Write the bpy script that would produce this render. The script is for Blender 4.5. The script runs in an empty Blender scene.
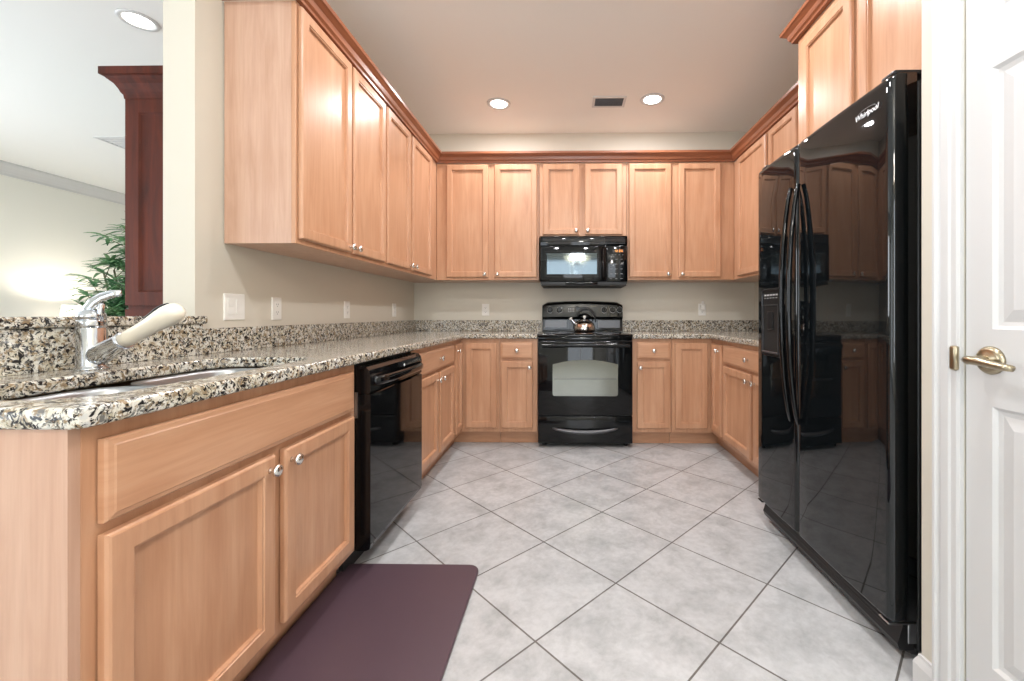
import bpy, bmesh, math, random
from mathutils import Vector, Matrix
random.seed(7)
PI = math.pi
SC = bpy.context.scene
COL = SC.collection

# ------------------------------------------------------------------ camera, world, exposure
FPX, VX, VY, EYE, YAW = 419.8, 559.3, 314.2, 1.075, -0.0165
cd = bpy.data.cameras.new('camera')
cam = bpy.data.objects.new('camera', cd); COL.objects.link(cam)
cd.sensor_fit = 'HORIZONTAL'; cd.sensor_width = 36.0
cd.lens = FPX / 1024 * 36.0
cd.shift_x = (512 - VX) / 1024; cd.shift_y = (VY - 340.5) / 1024
cd.clip_start = 0.02
cam.location = (0, 0, EYE); cam.rotation_euler = (PI / 2, 0, -YAW)
SC.camera = cam
SC.view_settings.view_transform = 'Standard'
SC.view_settings.look = 'None'
SC.view_settings.gamma = 1.0
SC.view_settings.use_curve_mapping = False
SC.view_settings.exposure = 0.08

w = bpy.data.worlds.new('world'); SC.world = w; w.use_nodes = True
wb = w.node_tree.nodes['Background']
wb.inputs[0].default_value = (0.72, 0.86, 1.0, 1); wb.inputs[1].default_value = 2.0

def area(name, loc, rot, sx, sy, power, col=(1, 1, 1), shape='RECTANGLE'):
    l = bpy.data.lights.new(name, 'AREA'); l.shape = shape
    l.size = sx; l.size_y = sy; l.energy = power; l.color = col
    o = bpy.data.objects.new(name, l); COL.objects.link(o)
    o.location = loc; o.rotation_euler = rot
    return o
# area lights at unseen openings built to light the room; nook follows a reflection
area('nook_window_fill', (0.15, -3.12, 1.45), (PI / 2, 0, 0), 1.5, 1.9, 34, (0.92, 0.96, 1.0))
area('added_door_fill', (-4.2, -3.12, 1.2), (PI / 2, 0, 0), 3.0, 2.1, 48, (0.88, 0.94, 1.0))
area('added_window_fill', (-6.42, 1.4, 1.45), (0, -PI / 2, 0), 1.9, 3.0, 120, (0.92, 0.95, 1.0))

# ------------------------------------------------------------------ dimensions
XL, XR, DB, CEIL = -1.475, 1.80, 4.05, 2.82
LB, RB, BB = XL + .61, XR - .61, DB - .61        # base cabinet face planes
LU, RU, BU = XL + .315, XR - .315, DB - .315     # wall cabinet face planes
UZ0, UZ1 = 1.38, 2.42

# ------------------------------------------------------------------ materials
def lin(r, g, b):
    f = lambda c: (c / 255 / 12.92) if c / 255 <= .04045 else ((c / 255 + .055) / 1.055) ** 2.4
    return (f(r), f(g), f(b), 1)
def mat(name, col, rough=.5, metal=0, **k):
    m = bpy.data.materials.new(name); m.use_nodes = True
    b = m.node_tree.nodes['Principled BSDF']
    b.inputs['Base Color'].default_value = col if len(col) == 4 else (*col, 1)
    b.inputs['Roughness'].default_value = rough; b.inputs['Metallic'].default_value = metal
    for kk, v in k.items(): b.inputs[kk.replace('_', ' ')].default_value = v
    return m
def nodes(m): return m.node_tree, m.node_tree.nodes['Principled BSDF']
def N(t, kind, **k):
    n = t.nodes.new(kind)
    for a, v in k.items(): setattr(n, a, v)
    return n
def ramp(t, src, stops):
    r = N(t, 'ShaderNodeValToRGB'); e = r.color_ramp.elements
    while len(e) < len(stops): e.new(.5)
    for i, (p, c) in enumerate(stops):
        e[i].position = p; e[i].color = c if len(c) == 4 else (*c, 1)
    t.links.new(src, r.inputs[0]); return r.outputs[0]
def coords(t, scale=(1, 1, 1), rot=(0, 0, 0), loc=(0, 0, 0)):
    c = N(t, 'ShaderNodeTexCoord'); mp = N(t, 'ShaderNodeMapping')
    mp.inputs['Scale'].default_value = scale; mp.inputs['Rotation'].default_value = rot; mp.inputs['Location'].default_value = loc
    t.links.new(c.outputs['Object'], mp.inputs['Vector']); return mp.outputs[0]
def noise(t, vec, scale, detail=3, rough=.5, dist=0):
    n = N(t, 'ShaderNodeTexNoise'); n.inputs['Scale'].default_value = scale
    n.inputs['Detail'].default_value = detail; n.inputs['Roughness'].default_value = rough
    n.inputs['Distortion'].default_value = dist
    t.links.new(vec, n.inputs['Vector']); return n.outputs[0]
def mix(t, fac, a, b, mode='MIX'):
    m = N(t, 'ShaderNodeMix', data_type='RGBA', blend_type=mode)
    for s, v in ((0, fac), (6, a), (7, b)):
        if hasattr(v, 'links') or isinstance(v, bpy.types.NodeSocket): t.links.new(v, m.inputs[s])
        else: m.inputs[s].default_value = v
    return m.outputs[2]
def bump(t, b, h, strength=.2, dist=.002):
    n = N(t, 'ShaderNodeBump'); n.inputs['Strength'].default_value = strength; n.inputs['Distance'].default_value = dist
    t.links.new(h, n.inputs['Height']); t.links.new(n.outputs[0], b.inputs['Normal'])

def wood(name, c_lo, c_mid, c_hi, vertical=True, rough=.32):
    m = mat(name, c_mid, rough); t, b = nodes(m)
    v = coords(t, (9, 9, .9) if vertical else (.9, .9, 11))
    f = noise(t, v, 2.2, 5, .6, .6)
    v2 = coords(t, (70, 70, 2.5) if vertical else (2.5, 2.5, 80))
    g = noise(t, v2, 1.5, 2, .5)
    v3 = coords(t, (1, 1, 1)); bl = noise(t, v3, 3.0, 2, .5)
    c = ramp(t, f, [(.28, c_lo), (.5, c_mid), (.75, c_hi)])
    gl = ramp(t, g, [(.3, (.94, .93, .92)), (.6, (1, 1, 1))])
    bb = ramp(t, bl, [(.3, (.93, .90, .87)), (.7, (1.0, 1.0, 1.0))])
    c = mix(t, 1.0, c, gl, 'MULTIPLY'); c = mix(t, 1.0, c, bb, 'MULTIPLY')
    t.links.new(c, b.inputs['Base Color']); bump(t, b, g, .04, .001)
    return m
MAPLE = (lin(189, 140, 107), lin(200, 153, 120), lin(209, 165, 133))
M = {}
M['wood'] = wood('maple_vertical_grain', *MAPLE)
M['wood_h'] = wood('maple_horizontal_grain', *MAPLE, vertical=False)
M['wood_pale'] = wood('maple_side_panel', lin(192, 154, 130), lin(202, 165, 143), lin(211, 177, 156))
M['crown'] = wood('maple_crown_stain', lin(124, 74, 50), lin(144, 88, 60), lin(160, 102, 72), vertical=False, rough=.28)
M['cherry'] = wood('dark_cherry', lin(58, 20, 7), lin(84, 31, 11), lin(104, 42, 16), rough=.5)
M['cherry'].node_tree.nodes['Principled BSDF'].inputs['Specular IOR Level'].default_value = .25
M['steel'] = mat('brushed_stainless', (.40, .415, .43), .33, 1)
M['chrome'] = mat('polished_chrome', (.62, .64, .67), .10, 1)
M['nickel'] = mat('satin_nickel', (.78, .76, .72), .22, 1)
M['brass'] = mat('antique_brass', lin(172, 160, 136), .28, 1)
M['black'] = mat('black_gloss_enamel', (.003, .0035, .004), .045, 0, IOR=1.42)
M['black_satin'] = mat('black_satin_plastic', (.01, .01, .011), .3)
M['black_matte'] = mat('black_matte', (.012, .012, .012), .6)
M['fridge_black'] = mat('black_gloss_fridge_door', (.004, .0055, .0065), .03, 0, IOR=1.56)
t, b = nodes(M['fridge_black']); nz = noise(t, coords(t, (1, 1.6, .9)), 3.2, 1, .4); bump(t, b, nz, .35, .004)
M['oven_glass'] = mat('mirrored_oven_glass', (.21, .21, .185), .08, 1)
M['micro_glass'] = mat('screened_microwave_glass', (.09, .11, .12), .05, 1)
M['grey_metal'] = mat('dark_grey_metal', (.12, .12, .125), .3, .6)
M['white_plastic'] = mat('white_plastic', lin(238, 236, 230), .35)
M['cream_plastic'] = mat('cream_plastic', lin(238, 228, 208), .3)
M['dark_slot'] = mat('dark_slot', (.03, .03, .03), .5)
M['mark'] = mat('pale_grey_print', (.55, .55, .55), .4)
M['dim_mark'] = mat('dim_grey_print', (.16, .16, .165), .4)
M['logo'] = mat('silver_print', (.75, .76, .78), .3, .2)
M['trim'] = mat('white_semi_gloss_paint', lin(208, 208, 207), .28)
M['copper'] = mat('kettle_copper_steel', (.66, .60, .56), .1, 1)
M['terracotta'] = mat('glazed_brown_pot', lin(90, 62, 46), .35)
M['soil'] = mat('soil', (.03, .02, .014), .9)
def paint(name, col, rough=.6):
    m = mat(name, col, rough); t, b = nodes(m)
    n = noise(t, coords(t), 160, 2); bump(t, b, n, .06, .001); return m
M['wall'] = paint('beige_wall_paint', lin(212, 206, 192))
M['wall_white'] = paint('pale_grey_wall_paint', lin(238, 237, 228))
M['ceiling'] = paint('ceiling_paint', lin(244, 244, 240), .8)
def emis(name, col, s):
    m = mat(name, col, .5); b = m.node_tree.nodes['Principled BSDF']
    b.inputs['Emission Color'].default_value = col if len(col) == 4 else (*col, 1); b.inputs['Emission Strength'].default_value = s
    return m
M['lens'] = emis('lamp_lens', (1, .97, .92, 1), 9)
M['shade'] = emis('lamp_shade_fabric', (1, .95, .86, 1), 1.1)
M['amber'] = emis('amber_display', (1, .45, .06, 1), .9)
M['bulb'] = emis('chandelier_glass', (1, .86, .62, 1), 5)
M['glass'] = mat('window_glass', (1, 1, 1), 0.0)
t, b = nodes(M['glass'])
tr = N(t, 'ShaderNodeBsdfTransparent'); gl = N(t, 'ShaderNodeBsdfGlossy'); gl.inputs['Roughness'].default_value = .0
fr = N(t, 'ShaderNodeFresnel'); mx = N(t, 'ShaderNodeMixShader')
t.links.new(fr.outputs[0], mx.inputs[0]); t.links.new(tr.outputs[0], mx.inputs[1]); t.links.new(gl.outputs[0], mx.inputs[2])
t.links.new(mx.outputs[0], t.nodes['Material Output'].inputs[0])

# granite: cream ground, tan clouds, brown-black flecks
m = mat('speckled_granite', (.5, .45, .4), .12, 0, IOR=1.5); t, b = nodes(m); M['granite'] = m
v = coords(t)
wv = N(t, 'ShaderNodeVectorMath', operation='MULTIPLY_ADD')
nn = N(t, 'ShaderNodeTexNoise'); nn.inputs['Scale'].default_value = 22; nn.inputs['Detail'].default_value = 3
t.links.new(v, nn.inputs['Vector']); t.links.new(nn.outputs['Color'], wv.inputs[0]); wv.inputs[1].default_value = (.035, .035, .035)
t.links.new(v, wv.inputs[2]); v = wv.outputs[0]
base = ramp(t, noise(t, v, 30, 4, .6), [(.28, lin(160, 148, 126)), (.42, lin(198, 190, 170)), (.55, lin(218, 215, 204)), (.75, lin(196, 198, 198))])
br = ramp(t, noise(t, v, 70, 3, .65), [(.50, (0, 0, 0)), (.58, (1, 1, 1))])
c = mix(t, br, base, lin(146, 126, 98))
gy = ramp(t, noise(t, v, 55, 3, .7, .8), [(.54, (0, 0, 0)), (.62, (1, 1, 1))])
c = mix(t, gy, c, lin(112, 110, 106))
dk = ramp(t, noise(t, v, 88, 3, .65, .6), [(.525, (0, 0, 0)), (.565, (1, 1, 1))])
c = mix(t, dk, c, lin(38, 36, 36))
wh = ramp(t, noise(t, v, 100, 2, .6), [(.60, (0, 0, 0)), (.66, (1, 1, 1))])
c = mix(t, wh, c, lin(226, 222, 212))
t.links.new(c, b.inputs['Base Color'])

# floor tiles laid on the diagonal
m = mat('diagonal_ceramic_tile', (.6, .6, .6), .3); t, b = nodes(m); M['tile'] = m
TP, TH, TX, TY = .4265, .7923, .198, 1.681
tc = N(t, 'ShaderNodeTexCoord'); sb = N(t, 'ShaderNodeVectorMath', operation='SUBTRACT'); sb.inputs[1].default_value = (TX, TY, 0)
mp = N(t, 'ShaderNodeMapping'); mp.inputs['Rotation'].default_value = (0, 0, -TH)
t.links.new(tc.outputs['Object'], sb.inputs[0]); t.links.new(sb.outputs[0], mp.inputs[0])
bk = N(t, 'ShaderNodeTexBrick', offset=0.0, offset_frequency=1, squash=1.0)
bk.inputs['Scale'].default_value = 1; bk.inputs['Brick Width'].default_value = TP; bk.inputs['Row Height'].default_value = TP
bk.inputs['Mortar Size'].default_value = .0037; bk.inputs['Mortar Smooth'].default_value = .3; bk.inputs['Bias'].default_value = 0
bk.inputs['Color1'].default_value = lin(190, 191, 192); bk.inputs['Color2'].default_value = lin(199, 200, 201)
bk.inputs['Mortar'].default_value = lin(112, 108, 104)
t.links.new(mp.outputs[0], bk.inputs['Vector'])
n1 = ramp(t, noise(t, mp.outputs[0], 6, 7, .68, .3), [(.32, (.68, .69, .69)), (.58, (1, 1, 1))])
n2 = ramp(t, noise(t, mp.outputs[0], 38, 4, .6), [(.35, (.90, .90, .90)), (.6, (1, 1, 1))])
c = mix(t, 1, bk.outputs['Color'], n1, 'MULTIPLY'); c = mix(t, 1, c, n2, 'MULTIPLY')
t.links.new(c, b.inputs['Base Color'])
iv = N(t, 'ShaderNodeMath', operation='SUBTRACT'); iv.inputs[0].default_value = 1; t.links.new(bk.outputs['Fac'], iv.inputs[1])
bump(t, b, iv.outputs[0], .5, .002)
# purple-brown vinyl mat
m = mat('aubergine_vinyl', lin(80, 61, 70), .42); t, b = nodes(m); M['mat'] = m
bump(t, b, noise(t, coords(t), 420, 2), .25, .001)
# palm leaf
m = mat('palm_leaf', lin(60, 104, 62), .45); t, b = nodes(m); M['leaf'] = m
t.links.new(ramp(t, noise(t, coords(t), 14, 2), [(.3, lin(36, 84, 52)), (.5, lin(84, 136, 88)), (.72, lin(160, 190, 140))]), b.inputs['Base Color'])
M['cane'] = mat('palm_cane', lin(96, 92, 60), .6)

# ------------------------------------------------------------------ mesh helpers
def BM(): return bmesh.new()
def obj(name, bm, m, parent=None, smooth=False):
    me = bpy.data.meshes.new(name)
    if smooth:
        for f in bm.faces: f.smooth = True
        for e in bm.edges:
            if len(e.link_faces) == 2 and e.calc_face_angle(0) > math.radians(38): e.smooth = False
    bmesh.ops.recalc_face_normals(bm, faces=bm.faces[:])
    bm.to_mesh(me); bm.free()
    me.materials.append(m)
    o = bpy.data.objects.new(name, me); COL.objects.link(o)
    if parent: o.parent = parent
    return o
def box(bm, x0, x1, y0, y1, z0, z1, bev=0, seg=2):
    mt = Matrix.Translation(((x0 + x1) / 2, (y0 + y1) / 2, (z0 + z1) / 2)) @ Matrix.Diagonal((abs(x1 - x0), abs(y1 - y0), abs(z1 - z0), 1))
    r = bmesh.ops.create_cube(bm, size=1, matrix=mt)
    if bev:
        es = {e for v in r['verts'] for e in v.link_edges}
        bmesh.ops.bevel(bm, geom=list(es), offset=bev, segments=seg, affect='EDGES', profile=.5)
    return bm
def cyl(bm, p, d, r1, r2, L, n=24):
    d = Vector(d).normalized(); q = Vector((0, 0, 1)).rotation_difference(d).to_matrix().to_4x4()
    mt = Matrix.Translation(Vector(p) + d * L / 2) @ q
    bmesh.ops.create_cone(bm, cap_ends=True, segments=n, radius1=r1, radius2=r2, depth=L, matrix=mt); return bm
def lathe(bm, prof, o=(0, 0, 0), axis=(0, 0, 1), n=28):
    q = Vector((0, 0, 1)).rotation_difference(Vector(axis).normalized()).to_matrix()
    o = Vector(o); rows = []
    for r, z in prof:
        if r < 1e-6: rows.append([bm.verts.new(o + q @ Vector((0, 0, z)))])
        else: rows.append([bm.verts.new(o + q @ Vector((r * math.cos(2 * PI * i / n), r * math.sin(2 * PI * i / n), z))) for i in range(n)])
    for a, c in zip(rows, rows[1:]):
        for i in range(n):
            j = (i + 1) % n
            if len(a) == 1 and len(c) == 1: continue
            if len(a) == 1: bm.faces.new((a[0], c[i], c[j]))
            elif len(c) == 1: bm.faces.new((a[i], a[j], c[0]))
            else: bm.faces.new((a[i], a[j], c[j], c[i]))
    return bm
def tube(bm, pts, rad, n=12, flat=1.0, up=(0, 0, 1)):
    pts = [Vector(p) for p in pts]
    if not hasattr(rad, '__len__'): rad = [rad] * len(pts)
    rows = []
    for i, p in enumerate(pts):
        d = (pts[min(i + 1, len(pts) - 1)] - pts[max(i - 1, 0)]).normalized()
        s = d.cross(Vector(up))
        s = s.normalized() if s.length > 1e-4 else Vector((1, 0, 0))
        u = s.cross(d).normalized()
        rows.append([bm.verts.new(p + s * rad[i] * math.cos(2 * PI * k / n) + u * rad[i] * flat * math.sin(2 * PI * k / n)) for k in range(n)])
    for a, c in zip(rows, rows[1:]):
        for k in range(n): bm.faces.new((a[k], a[(k + 1) % n], c[(k + 1) % n], c[k]))
    bm.faces.new(rows[0][::-1]); bm.faces.new(rows[-1]); return bm
def prism(bm, poly, z0, z1):
    a = [bm.verts.new((x, y, z0)) for x, y in poly]; c = [bm.verts.new((x, y, z1)) for x, y in poly]
    bm.faces.new(a[::-1]); bm.faces.new(c)
    for i in range(len(poly)):
        j = (i + 1) % len(poly); bm.faces.new((a[i], a[j], c[j], c[i]))
    return bm
def rrect(x0, x1, y0, y1, r, n=6):
    pts = []
    for cx, cy, a in ((x1 - r, y1 - r, 0), (x0 + r, y1 - r, 90), (x0 + r, y0 + r, 180), (x1 - r, y0 + r, 270)):
        for i in range(n + 1):
            th = math.radians(a + 90 * i / n); pts.append((cx + r * math.cos(th), cy + r * math.sin(th)))
    return pts
def loft(bm, rings, cap0=True, cap1=True):
    rows = [[bm.verts.new(p) for p in r] for r in rings]; n = len(rows[0])
    for a, c in zip(rows, rows[1:]):
        for i in range(n): bm.faces.new((a[i], a[(i + 1) % n], c[(i + 1) % n], c[i]))
    if cap0: bm.faces.new(rows[0][::-1])
    if cap1: bm.faces.new(rows[-1])
    return bm
def rpanel(bm, prof, x0, x1, z0, z1, y=0):
    """rectangular panel facing -y built of concentric rings (inset, height towards -y)"""
    loft(bm, [[(x0 + i, y - h, z0 + i), (x1 - i, y - h, z0 + i), (x1 - i, y - h, z1 - i), (x0 + i, y - h, z1 - i)] for i, h in prof]); return bm
def xf(bm, mtx): bmesh.ops.transform(bm, matrix=mtx, verts=bm.verts[:]); return bm
def curve_slab(outer, holes, z0, z1, bev):
    c = bpy.data.curves.new('slab', 'CURVE'); c.dimensions = '2D'; c.fill_mode = 'BOTH'
    for pl in [outer] + holes:
        s = c.splines.new('POLY'); s.points.add(len(pl) - 1); s.use_cyclic_u = True
        for p, (x, y) in zip(s.points, pl): p.co = (x, y, 0, 1)
    c.extrude = (z1 - z0) / 2 - bev; c.bevel_depth = bev; c.offset = -bev; c.bevel_resolution = 3
    o = bpy.data.objects.new('slab', c); COL.objects.link(o)
    me = bpy.data.meshes.new_from_object(o.evaluated_get(bpy.context.evaluated_depsgraph_get()))
    bm = BM(); bm.from_mesh(me); bmesh.ops.translate(bm, verts=bm.verts[:], vec=(0, 0, (z0 + z1) / 2))
    bpy.data.objects.remove(o); bpy.data.curves.remove(c); bpy.data.meshes.remove(me)
    return bm
def text_bm(body, size, ext=.0006, shear=0.0, bold=0):
    c = bpy.data.curves.new('txt', 'FONT'); c.body = body; c.size = size; c.extrude = ext; c.shear = shear
    c.align_x = 'CENTER'; c.align_y = 'CENTER'; c.offset = bold
    o = bpy.data.objects.new('txt', c); COL.objects.link(o)
    me = bpy.data.meshes.new_from_object(o.evaluated_get(bpy.context.evaluated_depsgraph_get()))
    bm = BM(); bm.from_mesh(me); bpy.data.objects.remove(o); bpy.data.curves.remove(c); bpy.data.meshes.remove(me)
    return bm
def thing(name, label, cat, loc=(0, 0, 0), rz=0, group=None):
    o = bpy.data.objects.new(name, None); COL.objects.link(o); o.empty_display_size = .1
    o.location = loc; o.rotation_euler = (0, 0, rz); o['label'] = label; o['category'] = cat
    if group: o['group'] = group
    return o
def tag(o, label, cat, group=None):
    o['label'] = label; o['category'] = cat
    if group: o['group'] = group
    return o
def struct(name, bm, m, parent=None, label=None):
    o = obj(name, bm, m, parent)
    if not parent: o['kind'] = 'structure'
    if label: o['label'] = label
    return o
def copy_tree(o, parent=None):
    c = o.copy(); COL.objects.link(c); c.parent = parent
    for ch in [k for k in bpy.data.objects if k.parent == o]: copy_tree(ch, c)
    return c

# ------------------------------------------------------------------ the room
FX0, FX1, FY0, FY1 = -6.5, 1.95, -3.3, 7.2
WR = 1.02                                          # face of the right wall near the camera
struct('floor', box(BM(), FX0 - .1, FX1, FY0 - .1, FY1 + .1, -.08, 0), M['tile'])
struct('ceiling', box(BM(), FX0 - .1, FX1, FY0 - .1, FY1 + .1, CEIL, CEIL + .1), M['ceiling'])
struct('wall_left', box(BM(), -1.604, XL, 1.644, DB + .1, 0, CEIL), M['wall'])
struct('wall_back', box(BM(), XL, FX1, DB, DB + .1, 0, CEIL), M['wall'])
struct('wall_right', box(BM(), XR, XR + .1, 1.222, DB, 0, CEIL), M['wall'])
struct('wall_bar', box(BM(), -1.604, XL, .70, 1.644, 0, 1.034), M['wall'])
bm = BM()
for a, c, z0, z1 in ((FY0, -.1, 0, CEIL), (-.1, 2.9, 0, .5), (-.1, 2.9, 2.4, CEIL), (2.9, FY1, 0, CEIL)): box(bm, FX0 - .1, FX0, a, c, z0, z1)
struct('wall_living', bm, M['wall_white'])
bm = BM()
for a, c, z0, z1 in ((-.1, -.04, .5, 2.4), (2.84, 2.9, .5, 2.4), (-.04, 2.84, .5, .56), (-.04, 2.84, 2.34, 2.4), (1.37, 1.43, .56, 2.34)): box(bm, FX0 - .08, FX0 - .02, a, c, z0, z1)
w3 = struct('added_window_3', bm, M['trim'])  # unseen window added to brighten the living room
obj('pane', box(BM(), FX0 - .055, FX0 - .049, -.04, 1.37, .56, 2.34), M['glass'], w3); obj('pane', box(BM(), FX0 - .055, FX0 - .049, 1.43, 2.84, .56, 2.34), M['glass'], w3)
struct('wall_far', box(BM(), FX0, -1.604, FY1, FY1 + .1, 0, CEIL), M['wall_white'])
struct('wall_partition', box(BM(), -1.604, XL, DB + .1, FY1 + .1, 0, CEIL), M['wall_white'])
# right wall beside the fridge, with the doorway
bm = BM(); DY0, DY1, DZ = .305, 1.094, 2.06
box(bm, WR, XR + .1, 1.122, 1.222, 0, CEIL)
box(bm, WR, WR + .12, DY1 + .0, 1.122, 0, CEIL); box(bm, WR, WR + .12, DY0, DY1, DZ, CEIL)
box(bm, WR, WR + .12, FY0, DY0, 0, CEIL)
struct('wall_front_right', bm, M['wall'])
# rear wall with two unseen openings built to light the room
bm = BM(); y0, y1 = FY0, FY0 + .1
W1 = (-.65, .95, .5, 2.5); W2 = (-5.8, -2.6, 0, 2.3)
for a, c, z0, z1 in ((FX0, W2[0], 0, CEIL), (W2[0], W2[1], W2[3], CEIL), (W2[1], W1[0], 0, CEIL), (W1[0], W1[1], W1[3], CEIL), (W1[0], W1[1], 0, W1[2]), (W1[1], WR + .12, 0, CEIL)):
    box(bm, a, c, y0 - .1, y0, z0, z1)
struct('wall_rear', bm, M['wall_white'])
for k, (W, nm) in enumerate(((W1, 'window_1'), (W2, 'added_window_2'))):
    bm = BM(); a, c, z0, z1 = W; f = .06
    box(bm, a, a + f, y0 - .09, y0 - .02, z0, z1); box(bm, c - f, c, y0 - .09, y0 - .02, z0, z1)
    box(bm, a + f, c - f, y0 - .09, y0 - .02, z1 - f, z1); box(bm, a + f, c - f, y0 - .09, y0 - .02, z0, z0 + f)
    box(bm, (a + c) / 2 - .03, (a + c) / 2 + .03, y0 - .09, y0 - .02, z0 + f, z1 - f)
    wn = struct(nm, bm, M['trim'])
    obj('pane', box(BM(), a + f, (a + c) / 2 - .03, y0 - .06, y0 - .054, z0 + f, z1 - f), M['glass'], wn)
    obj('pane', box(BM(), (a + c) / 2 + .03, c - f, y0 - .06, y0 - .054, z0 + f, z1 - f), M['glass'], wn)

def sweep(bm, path, prof, side=1):
    """path of (x,y), profile of (offset, z); offset goes to the left of travel when side=1"""
    P = [Vector((*p, 0)) for p in path]; rows = []
    for i, p in enumerate(P):
        def nrm(a, c): d = (c - a).normalized(); return Vector((-d.y, d.x, 0)) * side
        if i == 0: n = nrm(P[0], P[1])
        elif i == len(P) - 1: n = nrm(P[-2], P[-1])
        else:
            a, c = nrm(P[i - 1], p), nrm(p, P[i + 1]); n = (a + c) / (1 + a.dot(c))
        rows.append([bm.verts.new(p + n * o + Vector((0, 0, z))) for o, z in prof])
    k = len(prof)
    for a, c in zip(rows, rows[1:]):
        for j in range(k): bm.faces.new((a[j], a[(j + 1) % k], c[(j + 1) % k], c[j]))
    bm.faces.new(rows[0][::-1]); bm.faces.new(rows[-1]); return bm
# crown moulding of the living room
pr = [(0, 2.68), (.012, 2.68), (.016, 2.705), (.035, 2.73), (.07, 2.765), (.095, 2.785), (.105, 2.80), (.105, 2.82), (0, 2.82)]
struct('trim_1', sweep(BM(), [(FX0, FY0), (FX0, FY1), (-1.604, FY1)], pr, -1), M['trim'])
# door, casing, baseboard on the right
bm = BM()
cs = [(0, 0), (0, .010), (.006, .014), (.020, .014), (.026, .018), (.046, .018), (.052, .013), (.058, .016), (.063, .021), (.070, .021), (.072, 0)]
def casing_v(bm, ya, sgn, z0, z1):
    loft(bm, [[(WR - h, ya + sgn * o, z) for o, h in cs] for z in (z0, z1)])
casing_v(bm, DY1, 1, 0, DZ); casing_v(bm, DY0, -1, 0, DZ)
loft(bm, [[(WR - h, y, DZ + o) for o, h in cs] for y in (DY0 - .072, DY1 + .072)])
struct('trim_2', bm, M['trim'])
bb = [(0, 0), (.014, 0), (.014, .07), (.010, .082), (.006, .090), (.005, .098), (0, .1)]
struct('baseboard_right', sweep(BM(), [(WR, DY1 + .073), (WR, 1.222), (1.30, 1.222)], bb, 1), M['trim'])
struct('baseboard_living', sweep(BM(), [(FX0, FY0), (FX0, FY1), (-1.604, FY1)], bb, -1), M['trim'])

bm = BM(); dt = .035; DX = WR + .002
slab = lambda a, c, z0, z1: box(bm, DX + .010, DX + dt, a, c, z0, z1)
slab(DY0 + .004, DY1 - .004, .008, DZ - .004)
panels = []
ys = [(DY0 + .066 + .004, (DY0 + DY1) / 2 - .045), ((DY0 + DY1) / 2 + .045, DY1 - .066)]
zs = [(.22, .857), (1.035, 1.67), (1.78, 1.94)]
Y0, Y1, ZA, ZB = DY0 + .004, DY1 - .004, .008, DZ - .004
yc = [Y0] + [v for p in ys for v in p] + [Y1]; zc = [ZA] + [v for p in zs for v in p] + [ZB]
for i in range(5):
    for j in range(7):
        a, c, z0, z1 = yc[i], yc[i + 1], zc[j], zc[j + 1]
        if i % 2 == 1 and j % 2 == 1:
            loft(bm, [[(DX + .010 - h, a + q, z0 + q), (DX + .010 - h, c - q, z0 + q), (DX + .010 - h, c - q, z1 - q), (DX + .010 - h, a + q, z1 - q)]
                      for q, h in ((0, .0), (0, .010), (.004, .010), (.012, .003), (.022, .001), (.030, .003), (.050, .008), (.054, .008))], cap0=False)
        else: box(bm, DX, DX + .010, a, c, z0, z1)
dr = struct('door_1', bm, M['trim'])
HZ, HY = .964, 1.026
bm = BM(); lathe(bm, [(0, .0), (.034, 0), (.034, .004), (.031, .009), (.024, .012), (.018, .012), (.014, .016), (.0, .016)], (DX, HY, HZ), (-1, 0, 0))
hd = obj('door_handle', bm, M['brass'], dr, True); hd['label'] = 'antique brass lever handle'
bm = BM(); cyl(bm, (DX - .012, HY, HZ), (-1, 0, 0), .012, .010, .045, 20)
px = [(DX - .052, HY + .008, HZ + .001), (DX - .056, HY - .004, HZ + .001), (DX - .056, HY - .03, HZ), (DX - .054, HY - .055, HZ - .004), (DX - .052, HY - .080, HZ - .007), (DX - .050, HY - .095, HZ - .008)]
tube(bm, px, [.010, .0125, .0115, .0105, .0095, .0085], 14, .85)
obj('lever', bm, M['brass'], hd, True)
bm = BM(); box(bm, WR - .024, WR - .010, DY1 - .002, DY1 + .018, HZ - .034, HZ + .030, .006, 3)
obj('strike_plate', bm, M['brass'], dr, True)

# ------------------------------------------------------------------ cabinets
DOORP = [(0, 0), (0, .013), (.003, .018), (.007, .020), (.046, .020), (.0475, .0165), (.052, .0160), (.0540, .0050), (.0560, .0045)]
DRAWP = [(0, 0), (0, .012), (.004, .016), (.012, .018), (.015, .020), (.018, .020)]
def knob_bm(x, z, y=-.023):
    return lathe(BM(), [(0, 0), (.0085, 0), (.007, .004), (.006, .010), (.009, .014), (.0165, .018), (.018, .022), (.0155, .028), (.008, .031), (0, .0315)], (x, y, z), (0, -1, 0), 20)
def add_door(par, x0, x1, z0, z1, kx=None, kz=None, mtx=None, kind='door'):
    bm = BM(); rpanel(bm, DOORP if kind == 'door' else DRAWP, x0, x1, z0, z1, -.003)
    if mtx: xf(bm, mtx)
    d = obj(kind if kind == 'door' else 'drawer', bm, M['wood'] if kind == 'door' else M['wood_h'], par)
    if kx is not None:
        for q in (kx if isinstance(kx, (list, tuple)) else [kx]):
            k = knob_bm(q, kz)
            if mtx: xf(k, mtx)
            obj('knob', k, M['nickel'], d, True)
    return d
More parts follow.
